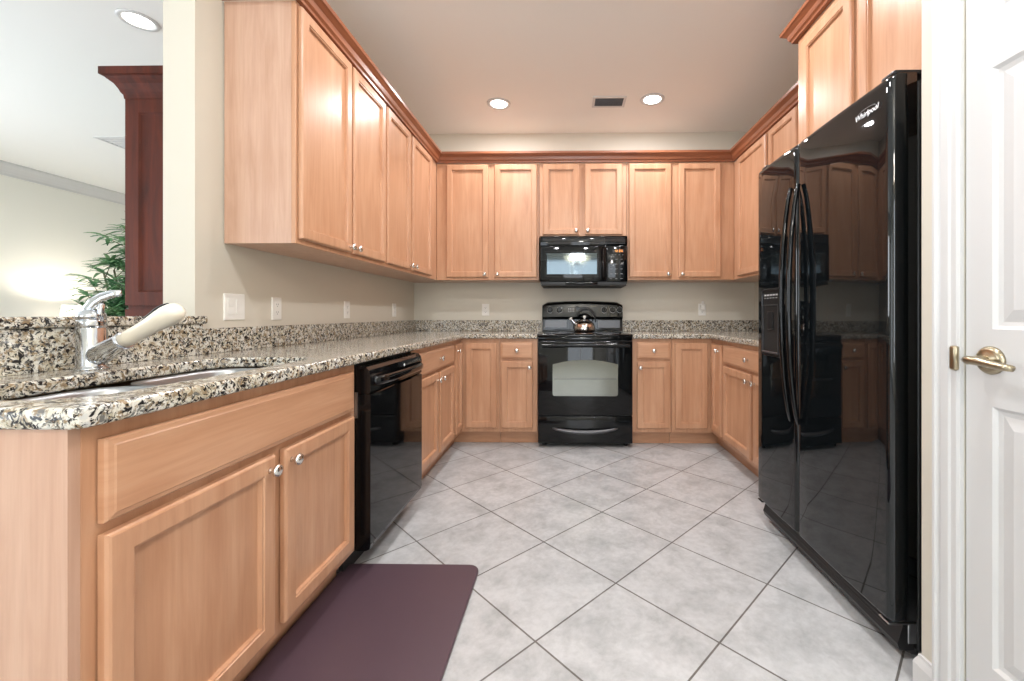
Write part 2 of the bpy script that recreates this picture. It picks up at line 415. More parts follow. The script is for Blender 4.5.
def cabinet(name, label, loc, rz, W, D, z0, z1, doors=(), drawers=(), toe=True, group=None, wx0=0.0, rec=.075, end_mat=None):
    """local frame: x along the run 0..W, y 0 (face) .. D (wall), z up"""
    t = thing(name, label, 'cabinet', (*loc, 0), rz, group)
    g = .0005
    bm = BM(); s = .018; f = .019
    box(bm, g, s, f, D - g, z0, z1 - g); box(bm, W - s, W - g, f, D - g, z0, z1 - g)
    box(bm, s, W - s, f, D - s - g, z0, z0 + s); box(bm, s, W - s, D - s - g, D - g, z0, z1 - g)
    if not toe: box(bm, s, W - s, f, D - s - g, z1 - s, z1 - g)
    obj('carcass', bm, M['wood_pale'], t)
    bm = BM(); box(bm, g, W - g, 0, f, z0, z1 - g, .0012, 1)
    obj('face_frame', bm, M['wood'], t)
    if toe:
        obj('toe_kick', box(BM(), g, W - g, rec, rec + .018, 0, z0), M['wood_h'], t)
    for d in doors: add_door(t, *d)
    for d in drawers: add_door(t, *d, kind='drawer') if len(d) == 6 else add_door(t, *d, None, None, None, 'drawer')
    return t
def run_left(Y): return lambda a: a - Y
BZ0, BZ1 = .11, .875
DZ0, DZ1 = .145, .69
RZ0, RZ1 = .712, .845
KD = .642                       # knob height on base doors
# left run, local x = Y - y0
L0 = .733
cabinet('sink_base_cabinet', 'maple sink cabinet with two doors at the end of the peninsula', (LB, L0), PI / 2, 1.70 - L0, .60, BZ0, BZ1,
        [(.758 - L0, 1.206 - L0, .145, .668, 1.180 - L0, .63), (1.249 - L0, 1.662 - L0, .145, .668, 1.275 - L0, .63)],
        [(.758 - L0, 1.662 - L0, .690, .845)], group='base cabinets')
end = obj('end_panel', box(BM(), -.019, 0, -.0, .60, .0, BZ1), M['wood_pale'], bpy.data.objects['sink_base_cabinet'])
L1 = 2.33
cabinet('base_cabinet', 'maple base cabinet with one wide drawer and two doors beyond the dishwasher', (LB, L1), PI / 2, 3.18 - L1, .60, BZ0, BZ1,
        [(2.40 - L1, 2.764 - L1, DZ0, DZ1, 2.738 - L1, KD), (2.806 - L1, 3.157 - L1, DZ0, DZ1, 2.832 - L1, KD)],
        [(2.40 - L1, 3.157 - L1, RZ0, RZ1, 2.79 - L1, .78)], group='base cabinets')
# back run
cabinet('base_cabinet', 'narrow maple base cabinet with drawer and door touching the left side of the range', (-.55, BB), 0, .315, .60, BZ0, BZ1,
        [(.017, .277, DZ0, DZ1, .25, KD)], [(.017, .277, RZ0, RZ1, .147, .78)], group='base cabinets')
cabinet('base_cabinet', 'narrow maple base cabinet with drawer and door touching the right side of the range', (.54, BB), 0, .32, .60, BZ0, BZ1,
        [(.036, .303, DZ0, DZ1, .062, KD)], [(.036, .303, RZ0, RZ1, .17, .78)], group='base cabinets')
# right run, local x = y0 - Y
R0 = 3.18
cabinet('base_cabinet', 'maple base cabinet with wide drawer and two doors beside the refrigerator', (RB, R0), -PI / 2, R0 - 2.26, .60, BZ0, BZ1,
        [(.02, .49, DZ0, DZ1, .463, KD), (.53, .90, DZ0, DZ1, .557, KD)], [(.02, .90, RZ0, RZ1, .46, .78)], group='base cabinets')
# corner cabinets (one L-shaped carcass, a door on each leg)
def corner(label, sx):
    """sx = -1 left corner, 1 right corner"""
    xw = XL if sx < 0 else XR; xf_ = LB if sx < 0 else RB; xe = -.552 if sx < 0 else .862
    t = thing('corner_base_cabinet', label, 'cabinet', (xf_, BB, 0), 0, 'base cabinets')
    o = Vector((xf_, BB))
    L = lambda pts: [(p[0] - o.x, p[1] - o.y) for p in pts]
    i_ = -sx * .019                         # towards the room
    g = .006 * sx
    obj('carcass', prism(BM(), L([(xw - g, 3.182), (xf_ - i_, 3.182), (xf_ - i_, BB + .019), (xe, BB + .019), (xe, DB - .006), (xw - g, DB - .006)]), BZ0, BZ1), M['wood_pale'], t)
    obj('face_frame', prism(BM(), L([(xf_ - i_, 3.182), (xf_, 3.182), (xf_, BB), (xe, BB), (xe, BB + .019), (xf_ - i_, BB + .019)]), BZ0, BZ1), M['wood'], t)
    q = -sx * .075; q2 = -sx * .095
    obj('toe_kick', prism(BM(), L([(xf_ - q2, 3.182), (xf_ - q, 3.182), (xf_ - q, BB + .075), (xe, BB + .075), (xe, BB + .095), (xf_ - q2, BB + .095)]), 0, BZ0), M['wood_h'], t)
    if sx < 0:
        d1 = add_door(t, .042, .298, DZ0, .84)                                  # faces the camera
        m = Matrix.Rotation(PI / 2, 4, 'Z')                                      # faces +x
        add_door(t, 3.214 - BB, 3.412 - BB, DZ0, .84, 3.245 - BB, .79, m)
    else:
        add_door(t, .885 - RB, 1.148 - RB, DZ0, .84)
        m = Matrix.Rotation(-PI / 2, 4, 'Z')
        add_door(t, BB - 3.412, BB - 3.20, DZ0, .84, BB - 3.25, .79, m)
corner('maple corner base cabinet with an L-shaped door pair to the left of the range', -1)
corner('maple corner base cabinet with an L-shaped door pair to the right of the range', 1)

# wall cabinets
UD0, UD1 = 1.402, 2.405; UK = 1.43
g3 = 'wall cabinets'
cabinet('wall_cabinet', 'maple wall cabinet nearest the camera on the left wall, with exposed side panel', (LU, 1.78), PI / 2, .87, .31, UZ0, UZ1,
        [(.015, .436, UD0, UD1, .412, UK), (.457, .857, UD0, UD1, .481, UK)], toe=False, group=g3)
cabinet('wall_cabinet', 'maple wall cabinet farther along the left wall, running into the corner', (LU, 2.652), PI / 2, DB - .005 - 2.652, .31, UZ0, UZ1,
        [(.015, .413, UD0, UD1, .389, UK), (.453, .90, UD0, UD1, .477, UK)], toe=False, group=g3)
cabinet('wall_cabinet', 'two-door maple wall cabinet on the back wall left of the microwave', (LU + .003, BU), 0, -.242 - LU - .003, .31, UZ0, UZ1,
        [(-1.069 - LU, -.694 - LU, UD0, UD1, -.725 - LU, UK), (-.641 - LU, -.262 - LU, UD0, UD1, -.612 - LU, UK)], toe=False, group=g3)
cabinet('wall_cabinet', 'short two-door maple wall cabinet directly above the microwave', (-.24, BU), 0, .775, .31, 1.758, UZ1,
        [(.035, .353, 1.778, UD1, .328, 1.812), (.405, .735, 1.778, UD1, .430, 1.812)], toe=False, group=g3)
cabinet('wall_cabinet', 'two-door maple wall cabinet on the back wall right of the microwave', (.537, BU), 0, RU - .003 - .537, .31, UZ0, UZ1,
        [(.018, .391, UD0, UD1, .362, UK), (.455, .823, UD0, UD1, .484, UK)], toe=False, group=g3)
cabinet('wall_cabinet', 'single-door maple wall cabinet on the right wall running into the back corner', (RU, DB - .005), -PI / 2, DB - .005 - 3.10, .31, UZ0, UZ1,
        [(DB - .005 - 3.626, DB - .005 - 3.119, UD0, UD1, DB - .005 - 3.145, UK)], toe=False, group=g3)
cabinet('wall_cabinet', 'maple wall cabinet on the right wall just behind the refrigerator', (RU, 3.098), -PI / 2, .832, .31, UZ0, UZ1,
        [(.025, .395, UD0, UD1, .370, UK), (.435, .81, UD0, UD1, .46, UK)], toe=False, group=g3)
XF = 1.235
cabinet('wall_cabinet', 'deep maple wall cabinet directly above the refrigerator', (XF, 2.255), -PI / 2, .99, .56, 1.86, 2.528,
        [(.065, .44, 1.885, 2.475, .405, 1.92), (.49, .92, 1.885, 2.475, .53, 1.92)], toe=False, group=g3)
# crown
CP = lambda z: [(-.0, z), (.022, z), (.024, z + .012), (.034, z + .022), (.040, z + .045), (.056, z + .060), (.064, z + .066), (.066, z + .084), (0, z + .084)]
o = obj('cabinet_crown', sweep(BM(), [(XL, 1.777), (LU, 1.777), (LU, BU), (RU, BU), (RU, 2.262)], CP(UZ1), -1), M['crown'])
tag(o, 'reddish crown moulding on top of the wall cabinets, running around three walls', 'crown moulding')
o = obj('cabinet_crown', sweep(BM(), [(XR - .02, 2.258), (XF, 2.258), (XF, 1.262)], [(a_, 2.529 + (b_ - 2.529) * .9) for a_, b_ in CP(2.529)], -1), M['crown'])
tag(o, 'reddish crown moulding on top of the deep cabinet above the refrigerator', 'crown moulding')

# ------------------------------------------------------------------ granite
ov = .035; G0, G1 = .876, .914
hole = rrect(-1.29, -.925, .775, 1.55, .10, 8)
left_outer = [(XL + .002, .700), (LB + ov - .022, .700), (LB + ov - .006, .707), (LB + ov, .724), (LB + ov, BB - ov), (-.2385, BB - ov), (-.2385, DB - .002), (XL + .002, DB - .002)]
o = obj('countertop', curve_slab(left_outer, [hole[::-1]], G0, G1, .009), M['granite'], None, True)
tag(o, 'L-shaped speckled granite countertop with the sink cut into it, left of the range', 'countertop')
right_outer = [(.5385, BB - ov), (RB - ov, BB - ov), (RB - ov, 2.255), (XR - .002, 2.255), (XR - .002, DB - .002), (.5385, DB - .002)]
o = obj('countertop', curve_slab(right_outer, [], G0, G1, .009), M['granite'], None, True)
tag(o, 'L-shaped speckled granite countertop between the range and the refrigerator', 'countertop')
S1 = 1.017; st = .022
bm = BM(); box(bm, XL + .001, XL + st, 1.66, DB - .001, G1, S1, .002, 1); box(bm, XL + st, -.242, DB - st, DB - .001, G1, S1, .002, 1)
o = obj('backsplash', bm, M['granite']); tag(o, 'low granite backsplash along the left wall and around to the range', 'backsplash')
bm = BM(); box(bm, XR - st, XR - .001, 2.255, DB - .001, G1, S1, .002, 1); box(bm, .542, XR - st, DB - st, DB - .001, G1, S1, .002, 1)
o = obj('backsplash', bm, M['granite']); tag(o, 'low granite backsplash right of the range', 'backsplash')
o = obj('backsplash', box(BM(), XL + .001, XL + st, .70, 1.658, G1, 1.035, .002, 1), M['granite']); tag(o, 'taller granite backsplash behind the sink under the bar ledge', 'backsplash')
ledge = [(-1.86, .62), (-1.445, .62), (-1.445, 1.668), (XL + .001, 1.668), (XL + .001, 1.642), (-1.86, 1.642)]
o = obj('bar_ledge', curve_slab(ledge, [], 1.036, 1.068, .007), M['granite'], None, True)
tag(o, 'raised granite bar ledge behind the sink', 'bar ledge')

# ------------------------------------------------------------------ sink
t = thing('sink', 'stainless steel double-bowl sink set under the granite', 'sink', (-1.107, 1.16, 0))
def bowl(y0, y1, zb):
    bm = BM(); X0, X1 = -1.277 + 1.107, -.935 + 1.107; a, c = y0 - 1.16, y1 - 1.16
    rings = []
    for q, r, z in ((-.012, .10, .8745), (0, .09, .874), (.004, .088, .866), (.010, .08, .80), (.018, .075, zb + .03), (.035, .06, zb + .008), (.06, .05, zb)):
        rings.append([(x, y, z) for x, y in rrect(X0 + q, X1 - q, a + q, c - q, max(r, .03), 6)])
    ob = loft(bm, rings, cap0=False)
    return ob
b1 = obj('bowl', bowl(.792, 1.150, .69), M['steel'], t, True); b2 = obj('bowl', bowl(1.175, 1.535, .71), M['steel'], t, True)
for bo, yy, zb in ((b1, .966, .69), (b2, 1.36, .71)):
    bm = BM(); lathe(bm, [(0, .004), (.02, .003), (.03, .006), (.042, .005), (.045, .001), (0, .001)], (0, yy - 1.16, zb)); obj('drain', bm, M['chrome'], bo, True)
# ------------------------------------------------------------------ faucet
fx, fy = -1.389, 1.206
t = thing('faucet', 'chrome single-lever faucet with cream pull-out spray head behind the sink', 'faucet', (fx, fy, G1))
obj('body', lathe(BM(), [(0, 0), (.040, 0), (.040, .004), (.034, .008), (.0325, .012), (.0325, .118), (.0315, .12), (.0315, .122), (.0325, .124), (.0325, .142), (.0315, .144), (0, .144)]), M['chrome'], t, True)
bm = BM(); lathe(bm, [(0, .144), (.031, .144), (.031, .158), (.027, .168), (.016, .174), (0, .175)])
cap = obj('cap', bm, M['chrome'], t, True)
bm = BM()
pts = [(-.022, 0, .150), (-.012, 0, .176), (.006, 0, .196), (.03, 0, .211), (.06, 0, .220), (.088, 0, .223)]
tube(bm, pts, [.013, .016, .016, .014, .012, .009], 14, .38, (0, 1, 0))
tube(bm, [(.024, 0, .140), (.027, 0, .165), (.030, 0, .190), (.028, 0, .207)], [.010, .008, .007, .006], 10)
obj('lever', bm, M['chrome'], t, True)
d = Vector((.27, -.03, .135)).normalized()
bm = BM(); lathe(bm, [(0, 0), (.028, 0), (.030, .02), (.028, .05), (.025, .10), (.0255, .112), (.023, .113), (0, .113)], (.012, 0, .036), d)
obj('spout', bm, M['chrome'], t, True)
p0 = Vector((.012, 0, .036)) + d * .1125
bm = BM(); lathe(bm, [(0, 0), (.0215, 0), (.0215, .02), (.022, .06), (.0235, .10), (.0275, .135), (.029, .16), (.0275, .18), (.022, .194), (.012, .200), (0, .201)], p0, d)
sh = obj('spray_head', bm, M['cream_plastic'], t, True); sh['label'] = 'cream plastic spray head'
up = Vector((-d.z, 0, d.x)).normalized()
bm = BM(); tube(bm, [p0 + d * s + up * r for s, r in ((.07, .0215), (.10, .0265), (.135, .032), (.16, .0325), (.175, .030))], [.004, .007, .0075, .007, .004], 10, .6)
obj('button', bm, M['black_satin'], sh, True)

# ------------------------------------------------------------------ dishwasher
t = thing('dishwasher', 'glossy black dishwasher under the left countertop', 'dishwasher', (LB, 1.705, 0), PI / 2)
W = .61
obj('tub', box(BM(), .002, W - .002, .0, .56, .10, .868), M['black_matte'], t)
obj('kick_plate', box(BM(), .004, W - .004, .05, .07, 0, .10), M['black_matte'], t)
bm = BM(); rings = []
for x in (0.0, W):
    rings.append([(x, y, z) for y, z in [(0, .105), (-.045, .105), (-.060, .112), (-.064, .13), (-.064, .66), (-.064, .742), (-.060, .746), (0, .746)]])
loft(bm, rings); obj('door', bm, M['black'], t)
bm = BM(); rings = []
for x in (0.0, W):
    rings.append([(x, y, z) for y, z in [(0, .749), (-.058, .749), (-.063, .755), (-.064, .82), (-.058, .845), (-.045, .858), (-.02, .862), (0, .862)]])
loft(bm, rings); cp = obj('control_panel', bm, M['black'], t)
bm = BM(); n = 14
pts = [(.03 + (W - .06) * i / n, -.064 - .034 * math.sin(PI * i / n) ** .35, .797) for i in range(n + 1)]
tube(bm, pts, [.013] * (n + 1), 12, 1.5); obj('handle', bm, M['black'], t, True)
obj('bracket', box(BM(), -.004, .0, -.012, .0, .65, .755), M['steel'], t)
obj('badge', lathe(BM(), [(0, 0), (.007, 0), (.006, .002), (0, .002)], (.36, -.0635, .825), (0, -1, 0), 14), M['logo'], t, True)

# ------------------------------------------------------------------ range
RXc, RW, RY = .1525, .768, 3.385
t = thing('range', 'black freestanding electric range between the base cabinets', 'stove', (RXc, RY, 0))
hw = RW / 2
obj('body', box(BM(), -hw + .002, hw - .002, .03, .62, .035, .888), M['black_satin'], t)
for sx in (-1, 1):
    for yy in (.07, .58):
        obj('leg', cyl(BM(), (sx * (hw - .05), yy, 0), (0, 0, 1), .018, .018, .035, 16), M['black_matte'], t)
bm = BM(); box(bm, -hw, hw, .0, .64, .889, .914, .008, 3); ct = obj('cooktop', bm, M['black'], t, True)
for bx, by, r in ((-.19, .17, .09), (.19, .17, .105), (-.19, .44, .105), (.19, .44, .075)):
    bm = BM()
    lathe(bm, [(r, .0), (r, .0006), (r - .003, .0006), (r - .003, 0), (r, 0)], (bx, by, .9141), n=40)
    obj('burner_ring', bm, M['grey_metal'], ct)
# front strip, door, drawer
obj('front_rail', box(BM(), -hw + .004, hw - .004, .002, .03, .862, .889, .004, 2), M['black'], t, True)
bm = BM(); zA, zB = .262, .858
box(bm, -hw + .004, hw - .004, -.012, .03, zA, zB, .007, 3); dr_ = obj('oven_door', bm, M['black'], t, True)
# arched window
def arch(w2, z0, zs, zt, n=12, r=.018):
    pts = []
    for cx, cz, a in ((w2 - r, z0 + r, 270), ):
        pass
    def corner_(cx, cz, a0):
        return [(cx + r * math.cos(math.radians(a0 + 90 * i / 4)), cz + r * math.sin(math.radians(a0 + 90 * i / 4))) for i in range(5)]
    pts += corner_(-w2 + r, z0 + r, 180)
    pts += corner_(w2 - r, z0 + r, 270)
    for i in range(n + 1):
        x = w2 - 2 * w2 * i / n
        pts.append((x, zs + (zt - zs) * (1 - (x / w2) ** 2)))
    return pts
wp = arch(.262, .418, .672, .708)
bm = BM(); loft(bm, [[(x, y, z) for x, z in wp] for y in (-.0125, -.0145)]); wn = obj('window', bm, M['oven_glass'], dr_)
bm = BM()
for z in (.55, .56): box(bm, -.25, .25, -.0153, -.0146, z, z + .0025)
obj('rack', bm, M['grey_metal'], wn)
bm = BM(); n = 20
pts = [(-.35 + .70 * i / n, -.062 - .008 * math.sin(PI * i / n), .826 + .006 * math.sin(PI * i / n)) for i in range(n + 1)]
tube(bm, pts, .014, 14, 1.15)
for sx in (-1, 1): box(bm, sx * .335 - .014, sx * .335 + .014, -.062, -.011, .814, .838, .004, 2)
obj('oven_handle', bm, M['black'], dr_, True)
bm = BM(); box(bm, -hw + .004, hw - .004, -.010, .03, .036, .254, .007, 3); dw = obj('storage_drawer', bm, M['black'], t, True)
bm = BM(); n = 24; hp = []
for i in range(n + 1):
    s = -1 + 2 * i / n; hp.append((s * .262, -.016 - .022 * (1 - s * s) ** .5, .148 - .026 * (1 - s * s) + .012))
tube(bm, hp, [.006 + .012 * (1 - (-1 + 2 * i / n) ** 2) ** .5 for i in range(n + 1)], 12, .9)
obj('drawer_handle', bm, M['grey_metal'], dw, True)
# backguard
bm = BM(); rings = []
n = 16
def guard(x):
    s = x / hw
    zt = 1.182 + .018 * (1 - s * s)
    e = .03 * max(0, (abs(s) - .93) / .07) ** 2
    return [(x, .655, .915), (x, .60, .915), (x, .600, 1.025), (x, .582, 1.035), (x, .568, 1.05), (x, .585, zt - .03 - e), (x, .60, zt - .008 - e), (x, .62, zt - e), (x, .655, zt - e)]
loft(bm, [guard(-hw + .005 + (2 * hw - .01) * i / n) for i in range(n + 1)]); bg = obj('backguard', bm, M['black'], t, False)
fy_ = lambda z: .568 + (z - 1.05) / (1.16 - 1.05) * .017
for kx in (-.305, -.215, .205, .265 + .02, .335 + .015):
    bm = BM(); z = 1.115
    lathe(bm, [(0, 0), (.029, 0), (.029, .003), (.022, .004), (.021, .022), (.018, .026), (0, .026)], (kx, fy_(z) + .001, z), (0, -1, .14), 24)
    box(bm, kx - .004, kx + .004, fy_(z) - .036, fy_(z) - .02, z - .016, z + .022, .002, 1)
    k = obj('knob', bm, M['black'], bg, True)
    bm = BM(); lathe(bm, [(.0275, 0), (.0290, 0), (.0290, .0045), (.0275, .0045), (.0275, 0)], (kx, fy_(z) + .0005, z), (0, -1, .14), 28)
    obj('dial_ring', bm, M['mark'], k)
dsp = obj('display', box(BM(), -.065, .045, fy_(1.12) - .003, fy_(1.12) + .004, 1.098, 1.142, .002, 1), M['black_satin'], bg)
bm = BM()
for i in range(4):
    for j in range(2): box(bm, -.135 + i * .016, -.125 + i * .016, fy_(1.12) - .0035, fy_(1.12) + .003, 1.10 + j * .02, 1.108 + j * .02)
obj('buttons', bm, M['mark'], bg)
for sx in (-1, 1): obj('reflection_slab', box(BM(), sx * .25 - .105, sx * .25 + .105, .594, .599, .945, 1.02, .002, 1), M['grey_metal'], bg)  # grey slabs standing in for reflections on the lower backguard

# ------------------------------------------------------------------ kettle
t = thing('kettle', 'shiny steel whistling kettle with black handle on the range', 'kettle', (.165, RY + .40, .9148))
obj('body', lathe(BM(), [(0, 0), (.082, 0), (.092, .006), (.097, .025), (.095, .05), (.085, .075), (.066, .094), (.045, .104), (0, .106)]), M['copper'], t, True)
lid = obj('lid', lathe(BM(), [(.046, .1045), (.046, .108), (.030, .115), (.008, .118), (0, .118)]), M['chrome'], t, True)
obj('lid_knob', lathe(BM(), [(0, .118), (.007, .118), (.007, .126), (.014, .132), (.014, .142), (.008, .148), (0, .149)]), M['white_plastic'], lid, True)
bm = BM(); tube(bm, [(-.07, -.01, .062), (-.095, -.012, .085), (-.115, -.014, .108), (-.124, -.015, .118)], [.020, .016, .013, .012], 14)
sp = obj('spout', bm, M['chrome'], t, True)
obj('whistle', cyl(BM(), (-.122, -.0149, .116), (-.6, 0, .75), .014, .013, .014, 16), M['white_plastic'], sp, True)
bm = BM(); n = 18
tube(bm, [(.088 * math.cos(a) + .012, 0, .085 + .125 * math.sin(a)) for a in [math.radians(2 + 152 * i / n) for i in range(n + 1)]], [.006] * 3 + [.011] * (n - 3) + [.008], 12)
obj('handle', bm, M['black_satin'], t, True)

# ------------------------------------------------------------------ microwave
t = thing('microwave', 'black over-the-range microwave under the short cabinet', 'microwave', (.1525, 3.65, 1.335))
mw = .379; H = .42
obj('body', box(BM(), -mw, mw, .03, .395, .006, H), M['black_satin'], t)
bm = BM(); box(bm, -mw, mw, .0, .03, .335, H, .004, 2); g_ = obj('top_vent', bm, M['black'], t, True)
bm = BM()
for k in range(5): box(bm, -mw + .02, mw - .02, -.001, .002, .352 + k * .012, .356 + k * .012)
obj('louvre', bm, M['dark_slot'], g_)
bm = BM(); box(bm, -mw, .195, -.012, .03, .022, .332, .006, 3); md = obj('door', bm, M['black'], t, True)
bm = BM(); box(bm, -.322, .115, -.0135, -.012, .085, .27, .002, 1); mwn = obj('window', bm, M['micro_glass'], md)
bm = BM()
for k in range(13): box(bm, -.34, .135, -.0142, -.0137, .068 + k * .018, .0695 + k * .018)
obj('screen_lines', bm, M['black_satin'], mwn)
bm = BM(); tube(bm, [(.168, -.014, .05), (.168, -.034, .07), (.168, -.038, .18), (.168, -.034, .29), (.168, -.014, .31)], .011, 12, 1.2, (0, 1, 0)); obj('handle', bm, M['black'], md, True)
bm = BM(); box(bm, .198, mw, -.012, .03, .022, .332, .006, 3); pn = obj('control_panel', bm, M['black'], t, True)
bm = BM(); box(bm, .25, .345, -.0132, -.012, .275, .30)
dp = obj('display', bm, M['black_satin'], pn)
bm = BM()
# seven-segment style figures
def seg(bm, x, z, w, h, on):
    T = .0022; y0, y1 = -.0142, -.0132
    S = {'a': (x, x + w, z + h - T, z + h), 'g': (x, x + w, z + h / 2 - T / 2, z + h / 2 + T / 2), 'd': (x, x + w, z, z + T),
         'f': (x, x + T, z + h / 2, z + h), 'b': (x + w - T, x + w, z + h / 2, z + h), 'e': (x, x + T, z, z + h / 2), 'c': (x + w - T, x + w, z, z + h / 2)}
    for s in on: q = S[s]; box(bm, q[0], q[1], y0, y1, q[2], q[3])
for i, on in enumerate(('bc', 'abged', 'abcdef', 'abcdef')): seg(bm, .262 + i * .019 + (.004 if i > 1 else 0), .278, .011, .018, on)
obj('digits', bm, M['amber'], dp)
for r in range(5):
    for c_ in range(3): obj('button', box(BM(), .225 + c_ * .045, .245 + c_ * .045, -.0128, -.012, .045 + r * .042, .050 + r * .042), M['dim_mark'], pn)
for c_ in range(4): obj('button', box(BM(), .24 + c_ * .03, .252 + c_ * .03, -.0128, -.012, .252, .256), M['dim_mark'], pn)
bm = BM(); box(bm, -mw + .01, mw - .01, .0, .38, -.012, .006); obj('underside', bm, M['black_matte'], t)
bm = BM(); lathe(bm, [(0, 0), (.09, 0), (.085, .004), (0, .004)], (-.02, .012, .008), (0, 0, 1), 24)
obj('lip', box(BM(), -.16, .12, -.016, .0, .0, .018, .004, 2), M['black'], t, True); bm.free()

# ------------------------------------------------------------------ refrigerator
t = thing('refrigerator', 'tall black glossy side-by-side refrigerator with ice dispenser', 'refrigerator', (1.002, 2.223, 0), -PI / 2)
FW = .91   # local x = 2.223 - Y, local y = X - 1.002
Z0, Z1 = .126, 1.822
obj('case', box(BM(), .003, FW - .003, .085, .76, .03, 1.80, .004, 1), M['black_satin'], t)
def fdoor(name, x0, x1):
    bm = BM(); rings = []
    prof = []
    W_ = x1 - x0; r = .022
    for i in range(7):
        a = math.radians(180 + 90 * i / 6); prof.append((x0 + r + r * math.cos(a), r + r * math.sin(a)))
    for i in range(1, 8): prof.append((x0 + r + (W_ - 2 * r) * i / 8, -.004 * math.sin(PI * i / 8)))
    for i in range(7):
        a = math.radians(270 + 90 * i / 6); prof.append((x1 - r + r * math.cos(a), r + r * math.sin(a)))
    prof += [(x1, .080), (x0, .080)]
    zz = [Z0, Z0 + .004] + [Z0 + .004 + (Z1 - Z0 - .03) * k / 10 for k in range(1, 11)] + [Z1 - .012, Z1 - .004, Z1]
    for z in zz:
        e = 0 if z < Z1 - .02 else (.003 if z < Z1 - .01 else (.010 if z < Z1 - .001 else .020))
        rings.append([(x, max(y, y * (1 - e / .08) + e), z) for x, y in prof])
    loft(bm, rings); return obj(name, bm, M['fridge_black'], t, True)
fz = fdoor('freezer_door', 0, .380); rd = fdoor('fresh_food_door', .386, FW)
def fhandle(x, par):
    bm = BM(); n = 22; z0, z1 = .605, 1.63; pts = []; rr = []
    for i in range(n + 1):
        s = -1 + 2 * i / n; z = (z0 + z1) / 2 + s * (z1 - z0) / 2
        pts.append((x, -.010 - .042 * (1 - s * s) ** .75, z)); rr.append(.009 + .003 * (1 - s * s))
    tube(bm, pts, rr, 14, 1.0, (0, 1, 0)); o = obj('handle', bm, M['black'], par, True); return o
fhandle(.352, fz); fhandle(.413, rd)
# ice and water dispenser on the freezer door
bm = BM()
rr_ = lambda ins: rrect(.070 + ins, .262 - ins, .87 + ins, 1.20 - ins, .02, 4)
loft(bm, [[(x, -.0035, z) for x, z in rr_(0)], [(x, -.012, z) for x, z in rr_(.003)], [(x, -.012, z) for x, z in rr_(.008)], [(x, -.006, z) for x, z in rr_(.010)]])
dd = obj('dispenser', bm, M['black_satin'], fz)
bm = BM(); box(bm, .088, .244, -.0066, -.0056, .89, 1.12); obj('cavity', bm, M['black_matte'], dd)
bm = BM(); box(bm, .088, .244, -.016, -.006, .885, .894, .002, 1); box(bm, .086, .090, -.014, -.006, .885, 1.12); box(bm, .242, .246, -.014, -.006, .885, 1.12); box(bm, .088, .244, -.014, -.006, 1.118, 1.122); obj('tray_rim', bm, M['grey_metal'], dd)
bm = BM()
for k in range(5): box(bm, .10 + k * .028, .118 + k * .028, -.0078, -.0062, 1.165, 1.172); box(bm, .10 + k * .028, .112 + k * .028, -.0078, -.0062, 1.152, 1.155)
obj('button_marks', bm, M['mark'], dd)
obj('paddle', box(BM(), .14, .19, -.014, -.006, 1.0, 1.09, .003, 2), M['black_satin'], dd)
bm = text_bm('Whirlpool', .026, .0003, .25, .0001)
xf(bm, Matrix.Translation((2.223 - 1.412, -.0052, 1.742)) @ Matrix.Rotation(PI / 2, 4, 'X')); obj('lettering', bm, M['logo'], rd)
bm = BM()
tube(bm, [(.811 + .047 * math.cos(a) , -.0046, 1.746 + .014 * math.sin(a)) for a in [math.radians(-30 + 200 * i / 20) for i in range(21)]], .0004, 6); obj('swoosh', bm, M['logo'], rd)
# grille, feet, hinges
bm = BM(); loft(bm, [[(x, y, z) for y, z in [(.08, .03), (.035, .03), (.028, .05), (.045, .105), (.08, .11)]] for x in (.01, FW - .01)]); gr = obj('base_grille', bm, M['black_satin'], t)
bm = BM()
for k in range(4): box(bm, .06, FW - .06, .030 + k * .003, .036 + k * .003, .052 + k * .012, .057 + k * .012)
obj('slots', bm, M['dark_slot'], gr)
for xx in (.05, FW - .05): obj('foot', cyl(BM(), (xx, .10, 0), (0, 0, 1), .02, .018, .03, 16), M['grey_metal'], t)
for xx in (.03, FW - .03):
    s = 1 if xx > .4 else -1
    bm = BM(); box(bm, xx - .022, xx + .022, .0, .10, .108, .114, .002, 1); box(bm, xx - .022 + s * .036, xx - .014 + s * .036, .06, .10, .05, .112, .002, 1); cyl(bm, (xx, .03, .112), (0, 0, 1), .010, .008, .018, 14); obj('hinge', bm, M['steel'] if s > 0 else M['black_satin'], t)
for xx in (.04, FW - .04): obj('hinge_cover', box(BM(), xx - .03, xx + .03, .02, .16, 1.823, 1.838, .006, 2), M['black_satin'], t, True)

# ------------------------------------------------------------------ floor mat
o = obj('floor_mat', curve_slab(rrect(-.285, .285, -.61, .61, .045, 6), [], 0, .018, .006), M['mat'], None, True)
o.location = (-.648, 1.16, 0); tag(o, 'dark purple cushioned mat on the floor in front of the sink cabinet', 'floor mat')

